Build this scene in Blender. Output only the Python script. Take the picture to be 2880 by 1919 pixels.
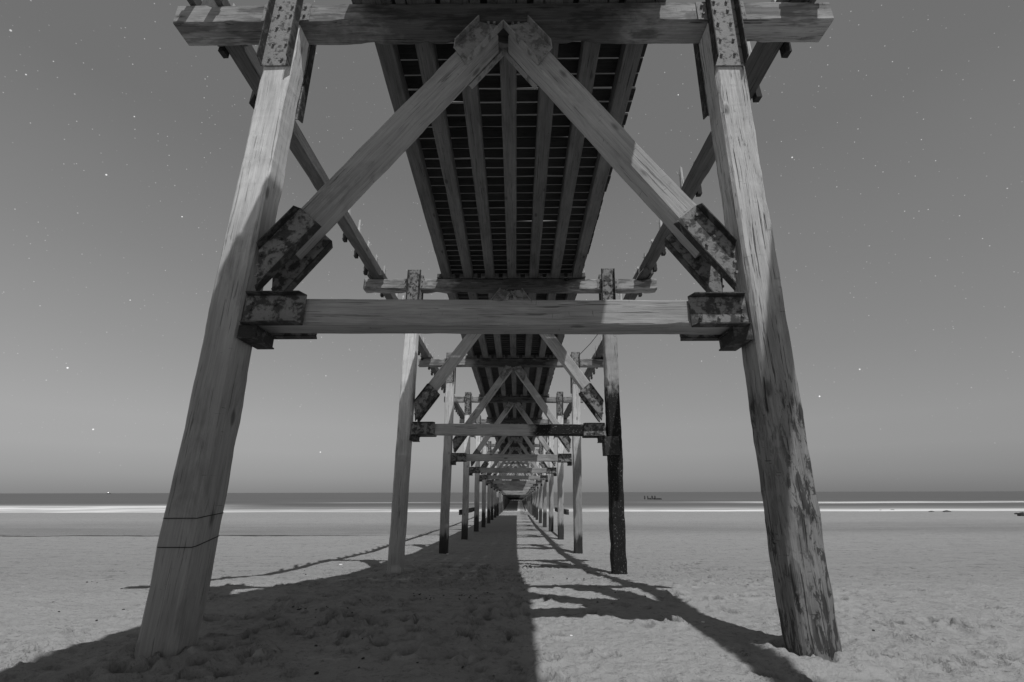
import bpy, bmesh, math, random
import numpy as np
from mathutils import Vector, Matrix, noise as mn

random.seed(7)
for o in list(bpy.data.objects):
    bpy.data.objects.remove(o)
scene = bpy.context.scene
COL = scene.collection
R = math.radians

# ------------------------------------------------------------------ camera
CAMZ = 1.4
PITCH = math.atan(425.5 / 1280); YAW = math.atan(12 / math.hypot(1280, 425.5)); ROLL = R(.12)
f = Vector((-math.sin(YAW) * math.cos(PITCH), math.cos(YAW) * math.cos(PITCH), math.sin(PITCH)))
r = f.cross(Vector((0, 0, 1))).normalized(); u = r.cross(f)
r2 = r * math.cos(ROLL) - u * math.sin(ROLL); u2 = u * math.cos(ROLL) + r * math.sin(ROLL)
cam = bpy.data.cameras.new('camera'); camo = bpy.data.objects.new('camera', cam); COL.objects.link(camo)
camo.matrix_world = Matrix(((r2.x, u2.x, -f.x, 0), (r2.y, u2.y, -f.y, 0), (r2.z, u2.z, -f.z, CAMZ), (0, 0, 0, 1)))
cam.lens = 16.0; cam.sensor_width = 36.0; cam.clip_start = .05; cam.clip_end = 60000
scene.camera = camo
scene.render.resolution_x = 1024; scene.render.resolution_y = 682
scene.render.engine = 'CYCLES'
scene.view_settings.view_transform = 'Standard'; scene.view_settings.look = 'None'
scene.view_settings.exposure = 0.0; scene.view_settings.gamma = 1.0

# ------------------------------------------------------------------ moonlight and sky
MOON = Vector((.235, -.497, 1.0)).normalized()          # direction towards the moon
ml = bpy.data.lights.new('moon', 'SUN'); ml.energy = 3.1; ml.angle = R(.5); ml.color = (1, 1, 1)
mo = bpy.data.objects.new('moon', ml); COL.objects.link(mo)
mo.rotation_euler = (-MOON).to_track_quat('-Z', 'Y').to_euler()

class NT:
    """small node helper"""
    def __init__(s, tree):
        s.t = tree; s.n = tree.nodes; s.l = tree.links
    def node(s, typ, **kw):
        n = s.n.new(typ)
        for k, v in kw.items(): setattr(n, k, v)
        return n
    def put(s, n, sock, v):
        if v is None: return
        i = n.inputs[sock]
        if isinstance(v, (int, float, tuple)): i.default_value = v
        else: s.l.new(v, i)
    def math(s, op, a, b=None, c=None, clamp=False):
        n = s.node('ShaderNodeMath', operation=op, use_clamp=clamp)
        for k, v in enumerate((a, b, c)): s.put(n, k, v)
        return n.outputs[0]
    def vmath(s, op, a, b=None, sc=None):
        n = s.node('ShaderNodeVectorMath', operation=op); s.put(n, 0, a)
        if b is not None: s.put(n, 1, b)
        if sc is not None: s.put(n, 'Scale', sc)
        return n.outputs[0] if op not in ('LENGTH', 'DOT_PRODUCT', 'DISTANCE') else n.outputs['Value']
    def noise(s, vec, scale=1, detail=3, rough=.55, dist=0.0):
        n = s.node('ShaderNodeTexNoise'); s.put(n, 'Vector', vec)
        for k, v in (('Scale', scale), ('Detail', detail), ('Roughness', rough), ('Distortion', dist)): s.put(n, k, v)
        return n.outputs['Fac']
    def ramp(s, fac, *stops):
        n = s.node('ShaderNodeValToRGB'); s.put(n, 0, fac); e = n.color_ramp.elements
        while len(e) < len(stops): e.new(.5)
        for k, (p, v) in enumerate(stops):
            e[k].position = p; e[k].color = (v, v, v, 1)
        return n.outputs[0]
    def step(s, x, a, b):
        n = s.node('ShaderNodeMapRange', interpolation_type='SMOOTHSTEP'); s.put(n, 0, x); s.put(n, 1, a); s.put(n, 2, b)
        return n.outputs[0]
    def mix(s, fac, a, b):
        # scalar mix
        n = s.node('ShaderNodeMix'); s.put(n, 0, fac); s.put(n, 2, a); s.put(n, 3, b)
        return n.outputs[0]

world = bpy.data.worlds.new('World'); scene.world = world; world.use_nodes = True
w = NT(world.node_tree); w.n.clear()
tc = w.node('ShaderNodeTexCoord').outputs['Generated']
sky = w.node('ShaderNodeTexSky', sky_type='NISHITA'); sky.sun_disc = False
sky.sun_elevation = math.asin(MOON.z); sky.sun_rotation = math.atan2(MOON.x, MOON.y)
bw = w.node('ShaderNodeRGBToBW'); w.l.new(sky.outputs[0], bw.inputs[0])
nd = w.math('MULTIPLY', bw.outputs[0], .006)
xyz = w.node('ShaderNodeSeparateXYZ'); w.put(xyz, 0, tc)
el = w.ramp(xyz.outputs[2], (0.0, .195), (.03, .255), (.075, .305), (.125, .312), (.25, .255), (.39, .208), (.60, .156), (.85, .14))
base = w.math('ADD', el, nd)
side = w.math('MULTIPLY', w.math('MULTIPLY', xyz.outputs[0], -.17), w.step(xyz.outputs[2], .62, .12))
base = w.math('MULTIPLY', base, w.math('ADD', side, 1.0))
sv = w.noise(tc, 2.2, 3, .5)
base = w.math('MULTIPLY', base, w.math('ADD', w.math('MULTIPLY', sv, .10), .95))
def stars(scale, frac, rad, power, seed):
    v = w.node('ShaderNodeTexVoronoi'); w.put(v, 'Vector', w.vmath('ADD', tc, (seed, seed * .7, seed * 1.3))); v.inputs['Scale'].default_value = scale
    c = w.node('ShaderNodeSeparateXYZ'); w.l.new(v.outputs['Color'], c.inputs[0])
    pick = w.math('GREATER_THAN', c.outputs[0], 1 - frac)
    br = w.math('POWER', c.outputs[1], power)
    disk = w.step(v.outputs['Distance'], rad, rad * .35)
    return w.math('MULTIPLY', w.math('MULTIPLY', pick, br), disk)
st = w.math('ADD', w.math('MULTIPLY', stars(46, .8, .060, 2.6, 3.1), 1.0), w.math('MULTIPLY', stars(125, .7, .13, 1.9, 9.7), .40))
st = w.math('MULTIPLY', st, w.step(xyz.outputs[2], -.05, .45))
for sx_, sy_, sb_ in ((2305, 1115, .9), (190, 1035, .8), (299, 492, .7), (2418, 1039, .6), (2228, 443, .6), (30, 86, .5), (262, 1208, .6), (901, 1272, .6)):
    dv_ = (f * 1280 + r2 * (sx_ - 1440) + u2 * (959.5 - sy_)).normalized()
    st = w.math('ADD', st, w.math('MULTIPLY', w.step(w.vmath('DISTANCE', tc, tuple(dv_)), .0017, .0006), sb_))
tot = w.math('ADD', base, st)
bg = w.node('ShaderNodeBackground'); w.put(bg, 'Color', tot); bg.inputs['Strength'].default_value = 1.0
wo = w.node('ShaderNodeOutputWorld'); w.l.new(bg.outputs[0], wo.inputs[0])

# ------------------------------------------------------------------ materials
def new_mat(name):
    m = bpy.data.materials.new(name); m.use_nodes = True
    t = NT(m.node_tree); b = t.n['Principled BSDF']
    return m, t, b

def wood(name, light, dark, crack=.7, blotch=0.0, tar=None, tide=True, bump=.35, rough=.85, shade_stain=False, low=None):
    """weathered timber; grain runs along local Z. tar = ('z'|'x', edge, sign) black coating past a ragged edge"""
    m, t, b = new_mat(name)
    co = t.node('ShaderNodeTexCoord').outputs['Object']
    rnd = t.node('ShaderNodeObjectInfo').outputs['Random']
    off = t.node('ShaderNodeCombineXYZ'); t.put(off, 0, t.math('MULTIPLY', rnd, 37.)); t.put(off, 1, t.math('MULTIPLY', rnd, 91.)); t.put(off, 2, t.math('MULTIPLY', rnd, 53.))
    v = t.vmath('ADD', co, off.outputs[0])
    warp = t.noise(t.vmath('MULTIPLY', v, (3, 3, .8)), 1, 2)
    grime = t.noise(t.vmath('MULTIPLY', v, (2.4, 2.4, .9)), 1, 5, .68, .5)
    wv = t.node('ShaderNodeCombineXYZ'); t.put(wv, 0, t.math('MULTIPLY', warp, .06)); t.put(wv, 1, t.math('MULTIPLY', warp, -.05))
    v2 = t.vmath('ADD', v, wv.outputs[0])
    fine = t.noise(t.vmath('MULTIPLY', v2, (85, 85, 2.6)), 1, 5, .7)
    mid = t.noise(t.vmath('MULTIPLY', v2, (24, 24, .8)), 1, 4, .62)
    big = t.noise(t.vmath('MULTIPLY', v, (2.0, 2.0, .7)), 1, 3, .6)
    cr = t.noise(t.vmath('MULTIPLY', v2, (34, 34, .9)), 1, 3, .65)
    cr2 = t.noise(t.vmath('MULTIPLY', v2, (75, 75, 1.1)), 1, 3, .6)
    crk = t.math('MAXIMUM', t.step(cr, .375, .335), t.math('MULTIPLY', t.step(cr2, .36, .31), .8))                                   # long thin checks along the grain
    cross = t.noise(t.vmath('MULTIPLY', v, (6, 6, 60)), 1, 3, .6)
    nick = t.math('MULTIPLY', t.step(cross, .36, .30), t.step(t.noise(v, 3.0, 2), .52, .6))
    kn = t.node('ShaderNodeTexVoronoi'); t.put(kn, 'Vector', t.vmath('MULTIPLY', v, (2.6, 2.6, 1.1))); kn.inputs['Scale'].default_value = 1
    knot = t.step(kn.outputs['Distance'], .13, .05)
    val = t.math('ADD', t.math('MULTIPLY', t.math('SUBTRACT', fine, .5), 1.0), t.math('MULTIPLY', t.math('SUBTRACT', mid, .5), 1.0))
    val = t.math('ADD', val, t.math('MULTIPLY', t.math('SUBTRACT', big, .5), 1.1))
    val = t.math('ADD', val, .62, clamp=True)
    col = t.mix(val, dark, light)
    col = t.math('MULTIPLY', col, t.math('SUBTRACT', 1, t.math('MULTIPLY', crk, crack)))
    col = t.math('MULTIPLY', col, t.math('SUBTRACT', 1, t.math('MULTIPLY', nick, crack * .8)))
    col = t.math('MULTIPLY', col, t.math('SUBTRACT', 1, t.math('MULTIPLY', knot, .55)))
    col = t.math('MULTIPLY', col, t.math('SUBTRACT', 1, t.math('MULTIPLY', t.step(grime, .48, .70), .26)))
    col = t.math('MULTIPLY', col, t.math('ADD', .86, t.math('MULTIPLY', rnd, .3)))
    if blotch:
        bl = t.noise(t.vmath('MULTIPLY', v, (15, 15, 4.2)), 1, 6, .72, .6)
        mk = t.math('MULTIPLY', t.step(bl, .49, .56), t.math('ADD', .35, t.math('MULTIPLY', t.step(t.noise(t.vmath('MULTIPLY', v, (2.2, 2.2, .8)), 1, 3, .5), .38, .50), .65)))
        oz = t.node('ShaderNodeSeparateXYZ'); t.put(oz, 0, co)
        worn = t.step(t.math('ADD', oz.outputs[2], t.math('MULTIPLY', t.math('SUBTRACT', t.noise(t.vmath('MULTIPLY', v, (5, 5, 1.2)), 1, 4, .6), .5), 1.6)), 5.0, 4.7)
        mk = t.math('ADD', t.math('MULTIPLY', mk, worn), t.math('MULTIPLY', worn, .22), clamp=True)
        col = t.math('MULTIPLY', col, t.math('SUBTRACT', 1, t.math('MULTIPLY', mk, blotch)))
    if tar:
        oz = t.node('ShaderNodeSeparateXYZ'); t.put(oz, 0, co)
        e = t.math('ADD', oz.outputs[2], t.math('MULTIPLY', t.math('SUBTRACT', t.noise(t.vmath('MULTIPLY', v, (5, 5, 3)), 1, 4, .6), .5), tar[2]))
        k = t.step(e, tar[0], tar[1])
        speck = t.math('MULTIPLY', t.step(t.noise(v, 26, 4, .7), .60, .66), .12)
        col = t.mix(k, col, t.math('ADD', .014, t.math('MULTIPLY', speck, 1.6)))
    if low:                                                         # shade on the lower posts, painted in as a ragged darkening
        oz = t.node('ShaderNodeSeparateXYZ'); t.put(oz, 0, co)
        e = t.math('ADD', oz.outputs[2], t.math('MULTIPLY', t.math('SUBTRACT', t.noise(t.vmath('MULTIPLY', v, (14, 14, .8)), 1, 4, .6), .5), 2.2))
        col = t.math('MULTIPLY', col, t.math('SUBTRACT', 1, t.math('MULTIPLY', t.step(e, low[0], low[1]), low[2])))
    if shade_stain:                                                       # deck shade painted into the middle stretch, plus scattered stains
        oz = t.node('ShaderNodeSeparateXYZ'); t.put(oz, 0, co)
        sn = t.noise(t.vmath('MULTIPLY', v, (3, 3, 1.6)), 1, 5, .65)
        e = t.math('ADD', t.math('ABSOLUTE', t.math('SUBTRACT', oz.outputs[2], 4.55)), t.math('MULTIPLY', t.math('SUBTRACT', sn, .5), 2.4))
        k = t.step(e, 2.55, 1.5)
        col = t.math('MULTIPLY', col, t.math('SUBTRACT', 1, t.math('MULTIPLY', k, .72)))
        e2 = t.noise(t.vmath('MULTIPLY', v, (4, 4, 1.0)), 1.3, 4, .6)
        col = t.math('MULTIPLY', col, t.math('SUBTRACT', 1, t.math('MULTIPLY', t.step(e2, .50, .60), .45)))
    if tide:
        geo = t.node('ShaderNodeNewGeometry').outputs['Position']
        g = t.node('ShaderNodeSeparateXYZ'); t.put(g, 0, geo)
        e = t.math('ADD', g.outputs[2], t.math('MULTIPLY', t.math('SUBTRACT', t.noise(t.vmath('MULTIPLY', v, (9, 9, 1.5)), 1, 4, .6), .5), 1.1))
        far = t.step(g.outputs[1], 15., 18.)
        col = t.math('MULTIPLY', col, t.math('SUBTRACT', 1, t.math('MULTIPLY', t.math('MULTIPLY', t.step(e, -.15, -.55), far), .86)))
    t.put(b, 'Base Color', col)
    b.inputs['Roughness'].default_value = rough
    b.inputs['Specular IOR Level'].default_value = .25
    bp = t.node('ShaderNodeBump'); bp.inputs['Strength'].default_value = bump; bp.inputs['Distance'].default_value = .012
    h = t.math('SUBTRACT', t.math('ADD', fine, mid), t.math('ADD', t.math('MULTIPLY', crk, 1.2), t.math('MULTIPLY', nick, .7)))
    t.put(bp, 'Height', h); t.l.new(bp.outputs[0], b.inputs['Normal'])
    return m

def steel(name, paint, rust, amount=.5, scale=7.0):
    m, t, b = new_mat(name)
    co = t.node('ShaderNodeTexCoord').outputs['Object']
    rnd = t.node('ShaderNodeObjectInfo').outputs['Random']
    v = t.vmath('ADD', co, t.vmath('SCALE', (31., 17., 23.), sc=rnd))
    a = t.noise(v, scale, 5, .62, .3)
    k = t.step(t.math('ADD', a, t.math('MULTIPLY', t.math('SUBTRACT', t.noise(v, 22, 4, .7), .5), .22)), amount - .07, amount + .07)
    fine = t.noise(v, 45, 4, .7)
    pits = t.step(t.noise(v, 30, 3, .7), .36, .30)
    flake = t.step(t.noise(v, 13, 4, .7), .66, .70)
    c = t.mix(k, t.math('MULTIPLY', paint, t.math('ADD', .65, t.math('MULTIPLY', fine, .7))), t.math('MULTIPLY', rust, t.math('ADD', .4, t.math('MULTIPLY', fine, 1.2))))
    c = t.math('MULTIPLY', c, t.math('SUBTRACT', 1, t.math('MULTIPLY', pits, .6)))
    c = t.math('MULTIPLY', c, t.math('SUBTRACT', 1, t.math('MULTIPLY', flake, .5)))
    t.put(b, 'Base Color', c); b.inputs['Roughness'].default_value = .8; b.inputs['Metallic'].default_value = 0.0
    b.inputs['Specular IOR Level'].default_value = .3
    bp = t.node('ShaderNodeBump'); bp.inputs['Strength'].default_value = .6; bp.inputs['Distance'].default_value = .008
    t.put(bp, 'Height', t.math('ADD', t.math('MULTIPLY', k, -.6), fine)); t.l.new(bp.outputs[0], b.inputs['Normal'])
    return m

M = {}
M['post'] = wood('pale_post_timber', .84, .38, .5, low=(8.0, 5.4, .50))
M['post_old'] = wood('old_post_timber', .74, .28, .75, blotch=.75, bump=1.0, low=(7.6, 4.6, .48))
M['post_tar'] = wood('tarred_post_timber', .50, .24, .6, tar=(7.9, 7.4, 1.6), tide=False)
M['beam'] = wood('beam_timber', .43, .11, .6)
M['cap'] = wood('cap_timber', .42, .08, .7, shade_stain=True)
M['tie_tar'] = wood('half_tarred_timber', .50, .24, .5, tar=(3.25, 3.55, .7), tide=False)
M['brace'] = wood('brace_timber', .48, .17, .55)
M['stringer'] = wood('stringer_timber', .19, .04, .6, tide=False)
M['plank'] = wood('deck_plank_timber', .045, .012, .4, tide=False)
M['far'] = wood('dark_far_timber', .12, .03, .6)
M['side'] = wood('side_beam_timber', .17, .045, .6, tide=False)
M['stub'] = wood('broken_stub_timber', .62, .34, .6, tide=False)
M['steel_pale'] = steel('flaking_pale_steel', .28, .10, .57, 11)
M['steel'] = steel('rusted_steel', .24, .06, .51, 8)
M['steel_mid'] = steel('dull_grey_steel', .30, .15, .55, 6)
M['steel_dark'] = steel('dark_rusted_steel', .10, .035, .45, 8)
M['cleat'] = steel('cleat_steel', .07, .03, .5, 8)
m_, t_, b_ = new_mat('black_wire'); b_.inputs['Base Color'].default_value = (.012, .012, .012, 1); b_.inputs['Roughness'].default_value = .6; M['wire'] = m_

# ------------------------------------------------------------------ mesh helpers
def obj(name, me, mat=None, parent=None, smooth=False):
    if isinstance(me, bmesh.types.BMesh):
        d = bpy.data.meshes.new(name); bmesh.ops.recalc_face_normals(me, faces=me.faces[:]); me.to_mesh(d); me.free(); me = d
    if mat and not me.materials: me.materials.append(mat)
    if smooth: me.polygons.foreach_set('use_smooth', [True] * len(me.polygons))
    o = bpy.data.objects.new(name, me); COL.objects.link(o)
    if parent: o.parent = parent
    return o

def tag(o, label=None, cat=None, group=None, kind=None):
    if label: o['label'] = label
    if cat: o['category'] = cat
    if group: o['group'] = group
    if kind: o['kind'] = kind
    return o

def box(bm, x0, x1, y0, y1, z0, z1):
    vs = [bm.verts.new((x, y, z)) for x in (x0, x1) for y in (y0, y1) for z in (z0, z1)]
    for q in ((0, 1, 3, 2), (4, 6, 7, 5), (0, 4, 5, 1), (2, 3, 7, 6), (0, 2, 6, 4), (1, 5, 7, 3)):
        bm.faces.new([vs[i] for i in q])

def prism(bm, pts, y0, y1):
    """polygon in XZ extruded along Y"""
    a = [bm.verts.new((x, y0, z)) for x, z in pts]; b = [bm.verts.new((x, y1, z)) for x, z in pts]
    bm.faces.new(a); bm.faces.new(b[::-1]); n = len(pts)
    for i in range(n):
        j = (i + 1) % n; bm.faces.new((a[j], a[i], b[i], b[j]))

def bolt(bm, x, y, z, rad=.020, h=.026, ax='y', sgn=-1):
    a, b = [], []
    for k in range(6):
        c, s = math.cos(k * math.pi / 3 + x * 7) * rad, math.sin(k * math.pi / 3 + x * 7) * rad
        if ax == 'y': a.append(bm.verts.new((x + c, y, z + s))); b.append(bm.verts.new((x + c * .9, y + sgn * h, z + s * .9)))
        else: a.append(bm.verts.new((x, y + c, z + s))); b.append(bm.verts.new((x + sgn * h, y + c * .9, z + s * .9)))
    bm.faces.new(b); bm.faces.new(a[::-1])
    for k in range(6): bm.faces.new((a[k], a[(k + 1) % 6], b[(k + 1) % 6], b[k]))

def tube(bm, pts, rad, n=6):
    rings = []
    for i, p in enumerate(pts):
        p = Vector(p); d = (Vector(pts[min(i + 1, len(pts) - 1)]) - Vector(pts[max(i - 1, 0)])).normalized()
        a = d.orthogonal().normalized(); b = d.cross(a)
        rings.append([bm.verts.new(p + (a * math.cos(k * 2 * math.pi / n) + b * math.sin(k * 2 * math.pi / n)) * rad) for k in range(n)])
    for q in range(len(rings) - 1):
        for k in range(n): bm.faces.new((rings[q][k], rings[q][(k + 1) % n], rings[q + 1][(k + 1) % n], rings[q + 1][k]))
    bm.faces.new(rings[0][::-1]); bm.faces.new(rings[-1])

def timber_mesh(name, L, wx, wy, mat, seed=0, seg=.14, ch=.018, rough=.006, chips=.5, w1=None, gnarl=0.0, ragged=0.0):
    """sawn timber of length L along local Z, cross-section wx by wy, worn edges"""
    rs = random.Random(seed); n = max(2, int(L / seg)); bm = bmesh.new(); rings = []
    for i in range(n + 1):
        z = L * i / n; q = i / n
        hx = (wx + ((w1 or wx) - wx) * q) / 2; hy = wy / 2
        ring = []
        for ci, (sx, sy) in enumerate(((1, 1), (-1, 1), (-1, -1), (1, -1))):
            nz = mn.noise(Vector((seed * 3.1 + ci * 7.7, z * 1.7, 1.3)))
            c = ch * (1 + .8 * nz)
            c2 = mn.noise(Vector((seed * 5.3 + ci * 3.1, z * 3.2, 9.1)))
            if c2 > .28: c += (c2 - .28) * .22 * chips
            c = max(.006, c)
            pr = ((sx * hx, sy * (hy - c)), (sx * (hx - c), sy * hy))
            if ci in (1, 3): pr = pr[::-1]
            # go round counter-clockwise
            for (x, y) in pr:
                k = mn.noise(Vector((x * 4 + seed, y * 4, z * 2.3))) * rough * 1.2 + mn.noise(Vector((x * 9 + seed, y * 9, z * 9))) * rough * .6
                k2 = mn.noise(Vector((seed, z * .5, 4.4))) * rough * 1.6
                if gnarl: k += gnarl * mn.noise(Vector((x * 7 + seed, y * 7, z * 3))) * max(0., min(1., 1.6 - z / 4.2))
                ring.append(bm.verts.new((x * (1 + k / hx) + k2, y * (1 + k / hy), z + (rs.uniform(-ragged, ragged) if i in (0, n) and ragged else 0))))
        rings.append(ring)
    m = len(rings[0])
    for i in range(n):
        for k in range(m): bm.faces.new((rings[i][k], rings[i][(k + 1) % m], rings[i + 1][(k + 1) % m], rings[i + 1][k]))
    bm.faces.new(rings[0][::-1]); bm.faces.new(rings[-1])
    d = bpy.data.meshes.new(name); bmesh.ops.recalc_face_normals(bm, faces=bm.faces[:]); bm.to_mesh(d); bm.free(); d.materials.append(mat)
    return d

def place(o, p0, p1, ref=(0, 1, 0)):
    """local Z from p0 to p1, local Y near ref"""
    z = (Vector(p1) - Vector(p0)).normalized(); y = Vector(ref); y = (y - z * y.dot(z)).normalized(); x = y.cross(z)
    o.matrix_basis = Matrix(((x.x, y.x, z.x, p0[0]), (x.y, y.y, z.y, p0[1]), (x.z, y.z, z.z, p0[2]), (0, 0, 0, 1)))
    return o

def timber(name, p0, p1, wx, wy, mat, parent, seed=0, ref=(0, 1, 0), **kw):
    L = (Vector(p1) - Vector(p0)).length
    o = obj(name, timber_mesh(name, L, wx, wy, mat, seed, **kw), None, parent)
    return place(o, p0, p1, ref)

def attach(child, part):
    """make child (built in bent coordinates) a sub-part of part"""
    child.parent = part; child.matrix_parent_inverse = part.matrix_basis.inverted()

# ------------------------------------------------------------------ ground
PROF = [(-60, .9), (-10, .25), (0, .03), (4.9, .02), (7.6, -.02), (10.5, -.32), (13, -.60), (16.6, -.78), (21.4, -1.06), (29.75, -1.27), (38.1, -1.47), (46.5, -1.74), (60, -1.95),
        (90, -2.38), (105, -2.60), (140, -3.2), (400, -6), (40000, -60)]
PX, PZ = [a for a, _ in PROF], [b for _, b in PROF]
def axis(a, b, fine, lo, hi, grow):
    v = list(np.arange(a, b + fine / 2, fine)); s = fine; x = v[-1]
    while x < hi: s *= grow; x += s; v.append(x)
    s = fine; x = v[0]; pre = []
    while x > lo: s *= grow; x -= s; pre.append(x)
    return np.array(pre[::-1] + v)
gx = axis(-4.8, 5.4, .025, -9000, 9000, 1.035); gy = axis(2.4, 8.6, .024, -60, 12000, 1.022)
rng = np.random.RandomState(3)
def vnoise(X, Y, sc, seed):
    rg = np.random.RandomState(seed); T = rg.rand(256, 256); a = X * sc; b = Y * sc
    i = np.floor(a).astype(int); j = np.floor(b).astype(int); fa = a - i; fb = b - j; fa = fa * fa * (3 - 2 * fa); fb = fb * fb * (3 - 2 * fb)
    g = lambda p, q: T[p % 256, q % 256]
    return (g(i, j) * (1 - fa) + g(i + 1, j) * fa) * (1 - fb) + (g(i, j + 1) * (1 - fa) + g(i + 1, j + 1) * fa) * fb - .5
XX, YY = np.meshgrid(gx, gy)
def height(X, Y, feet=True):
    Z = np.interp(Y, PX, PZ)
    near = np.clip(1 - (Y - 16) / 30, 0, 1) * np.clip(1 - (np.abs(X) - 14) / 30, 0, 1)
    Z = Z + near * (.022 * vnoise(X, Y, .9, 1) + .012 * vnoise(X, Y, 2.7, 2) + .016 * vnoise(X, Y, 6.3, 4) + .016 * vnoise(X, Y, 13., 5) + .011 * vnoise(X, Y, 27., 6))
    mid = np.clip((Y - 8) / 10, 0, 1) * np.clip(1 - (Y - 90) / 30, 0, 1)
    Z = Z + mid * (.035 * vnoise(X * .35, Y, .9, 8) + .03 * vnoise(X * .4, Y, .23, 9))
    return Z
ZZ = height(XX, YY)
# footprints and scuffs
fr = random.Random(11); BASE = ZZ.copy()
def dent(x0, y0, an, la, lb, dep, rim=.5):
    e = max(la, lb) * 2.3
    ix = slice(np.searchsorted(gx, x0 - e), np.searchsorted(gx, x0 + e)); iy = slice(np.searchsorted(gy, y0 - e), np.searchsorted(gy, y0 + e))
    dx = XX[iy, ix] - x0; dy = YY[iy, ix] - y0; a = (dx * math.cos(an) + dy * math.sin(an)) / la; b = (-dx * math.sin(an) + dy * math.cos(an)) / lb
    q = np.sqrt(a * a + b * b) + .25 * vnoise(XX[iy, ix], YY[iy, ix], 9., 77)
    ZZ[iy, ix] += -dep * np.clip((1.1 - q) * 2.6, 0, 1) * (1 - .4 * np.clip(b, 0, 1)) + dep * rim * np.exp(-((q - 1.38) / .26) ** 2)
for k in range(2600):
    y0 = 1.8 + 14 * fr.random() ** 1.35; x0 = fr.uniform(-5.2, 6.5) if fr.random() < .75 else fr.uniform(-12, 15)
    under = -3.4 < x0 < .6
    if not under and fr.random() < .45: continue
    big = fr.random() < .45
    la, lb = (fr.uniform(.10, .17), fr.uniform(.05, .09)) if big else (fr.uniform(.03, .07), fr.uniform(.025, .045))
    dent(x0, y0, fr.gauss(1.57, .6), la, lb, (fr.uniform(.03, .075) if big else fr.uniform(.012, .035)) * (1.1 if under else .75))
patch = np.clip(vnoise(XX, YY, .8, 15) * 2.4 + .45, 0, 1) * np.clip(1 - (YY - 9) / 14, 0, 1) * np.clip(1 - (np.abs(XX) - 9) / 14, 0, 1)
rdg = lambda sc, sd: .5 - np.abs(vnoise(XX, YY, sc, sd)) * 2
patch = patch * (1 - .6 * np.clip((YY - 5.0) / .9, 0, 1) * np.clip((12 - YY) / 2, 0, 1))
ZZ += patch * (.026 * rdg(4.1, 21) + .020 * rdg(8.3, 22) + .013 * rdg(17., 23))
dd = (ZZ - BASE) * 1.25; ZZ = BASE + np.tanh(dd / .09) * .09; PIT_SHADE = np.clip((-dd - .012) / .04, 0, 1)
# sand banked round the front posts
for (px, py) in ((-3.15, 4.73), (2.6, 4.73)):
    d = np.hypot(XX - px, YY - py); ZZ += .05 * np.exp(-((d - .33) / .16) ** 2) * (1 + 1.5 * vnoise(XX, YY, 5, 12)) - .0
ny, nx = ZZ.shape
me = bpy.data.meshes.new('sand'); V = np.stack([XX, YY, ZZ], -1).reshape(-1, 3).astype(np.float32)
me.vertices.add(len(V)); me.vertices.foreach_set('co', V.ravel())
ii = (np.arange(ny - 1)[:, None] * nx + np.arange(nx - 1)[None, :]).ravel()
Fc = np.stack([ii, ii + 1, ii + nx + 1, ii + nx], -1).astype(np.int32); nf = len(Fc)
me.loops.add(nf * 4); me.loops.foreach_set('vertex_index', Fc.ravel()); me.polygons.add(nf)
me.polygons.foreach_set('loop_start', np.arange(nf, dtype=np.int32) * 4)
me.polygons.foreach_set('use_smooth', np.ones(nf, dtype=bool)); me.update(calc_edges=True); me.validate()
at_ = me.attributes.new('pit_shade', 'FLOAT', 'POINT'); at_.data.foreach_set('value', PIT_SHADE.astype(np.float32).ravel())
m, t, b = new_mat('beach_sand')
geo = t.node('ShaderNodeNewGeometry').outputs['Position']; g = t.node('ShaderNodeSeparateXYZ'); t.put(g, 0, geo)
gxx, gyy = g.outputs[0], g.outputs[1]
s1 = t.noise(t.vmath('MULTIPLY', geo, (.5, 1.2, 0)), 1, 5, .65); s2 = t.noise(geo, 9, 5, .7); s3 = t.noise(geo, 120, 3, .8)
s4 = t.noise(t.vmath('MULTIPLY', geo, (.25, 1.6, 0)), 1.2, 5, .7)
c = t.math('ADD', .345, t.math('MULTIPLY', t.math('SUBTRACT', s1, .5), .10)); c = t.math('ADD', c, t.math('MULTIPLY', t.math('SUBTRACT', s2, .5), .09)); c = t.math('ADD', c, t.math('MULTIPLY', t.math('SUBTRACT', s3, .5), .07))
speck = t.math('MULTIPLY', t.step(t.noise(t.vmath('MULTIPLY', geo, (1, 1.6, 1)), 17, 4, .75), .655, .70), t.step(t.noise(geo, .8, 3), .45, .62))
streak = t.math('MULTIPLY', t.step(s4, .57, .66), t.math('MULTIPLY', t.step(gyy, 9, 16), .22))
f0 = t.step(t.noise(t.vmath('MULTIPLY', geo, (1, 1.7, 0)), 4.5, 6, .8), .535, .60)  # flecks here and below: dark debris, plus ripple shading painted as colour
f1 = t.math('MULTIPLY', t.step(t.noise(t.vmath('MULTIPLY', geo, (1, 1.7, 0)), 13, 6, .85), .575, .61), t.step(t.noise(geo, .9, 4, .7), .40, .56))
c = t.math('MULTIPLY', c, t.math('SUBTRACT', 1, t.math('MULTIPLY', f0, .17)))
c = t.math('MULTIPLY', c, t.math('SUBTRACT', 1, t.math('MULTIPLY', f1, .46)))
fleck = t.math('MULTIPLY', t.step(t.noise(t.vmath('MULTIPLY', geo, (1, 1.5, 0)), 9, 5, .8), .555, .62), t.step(t.noise(geo, 1.3, 3, .6), .42, .58))
c = t.math('MULTIPLY', c, t.math('SUBTRACT', 1, t.math('MULTIPLY', fleck, .38)))
fleck2 = t.math('MULTIPLY', t.step(t.noise(t.vmath('MULTIPLY', geo, (1, .8, 0)), 2.6, 6, .8), .555, .62), t.step(gyy, 6, 12))
c = t.math('MULTIPLY', c, t.math('SUBTRACT', 1, t.math('MULTIPLY', fleck2, .42)))
c = t.math('MULTIPLY', c, t.math('SUBTRACT', 1, t.math('MULTIPLY', speck, .7)))
c = t.math('MULTIPLY', c, t.math('SUBTRACT', 1, streak))
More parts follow.
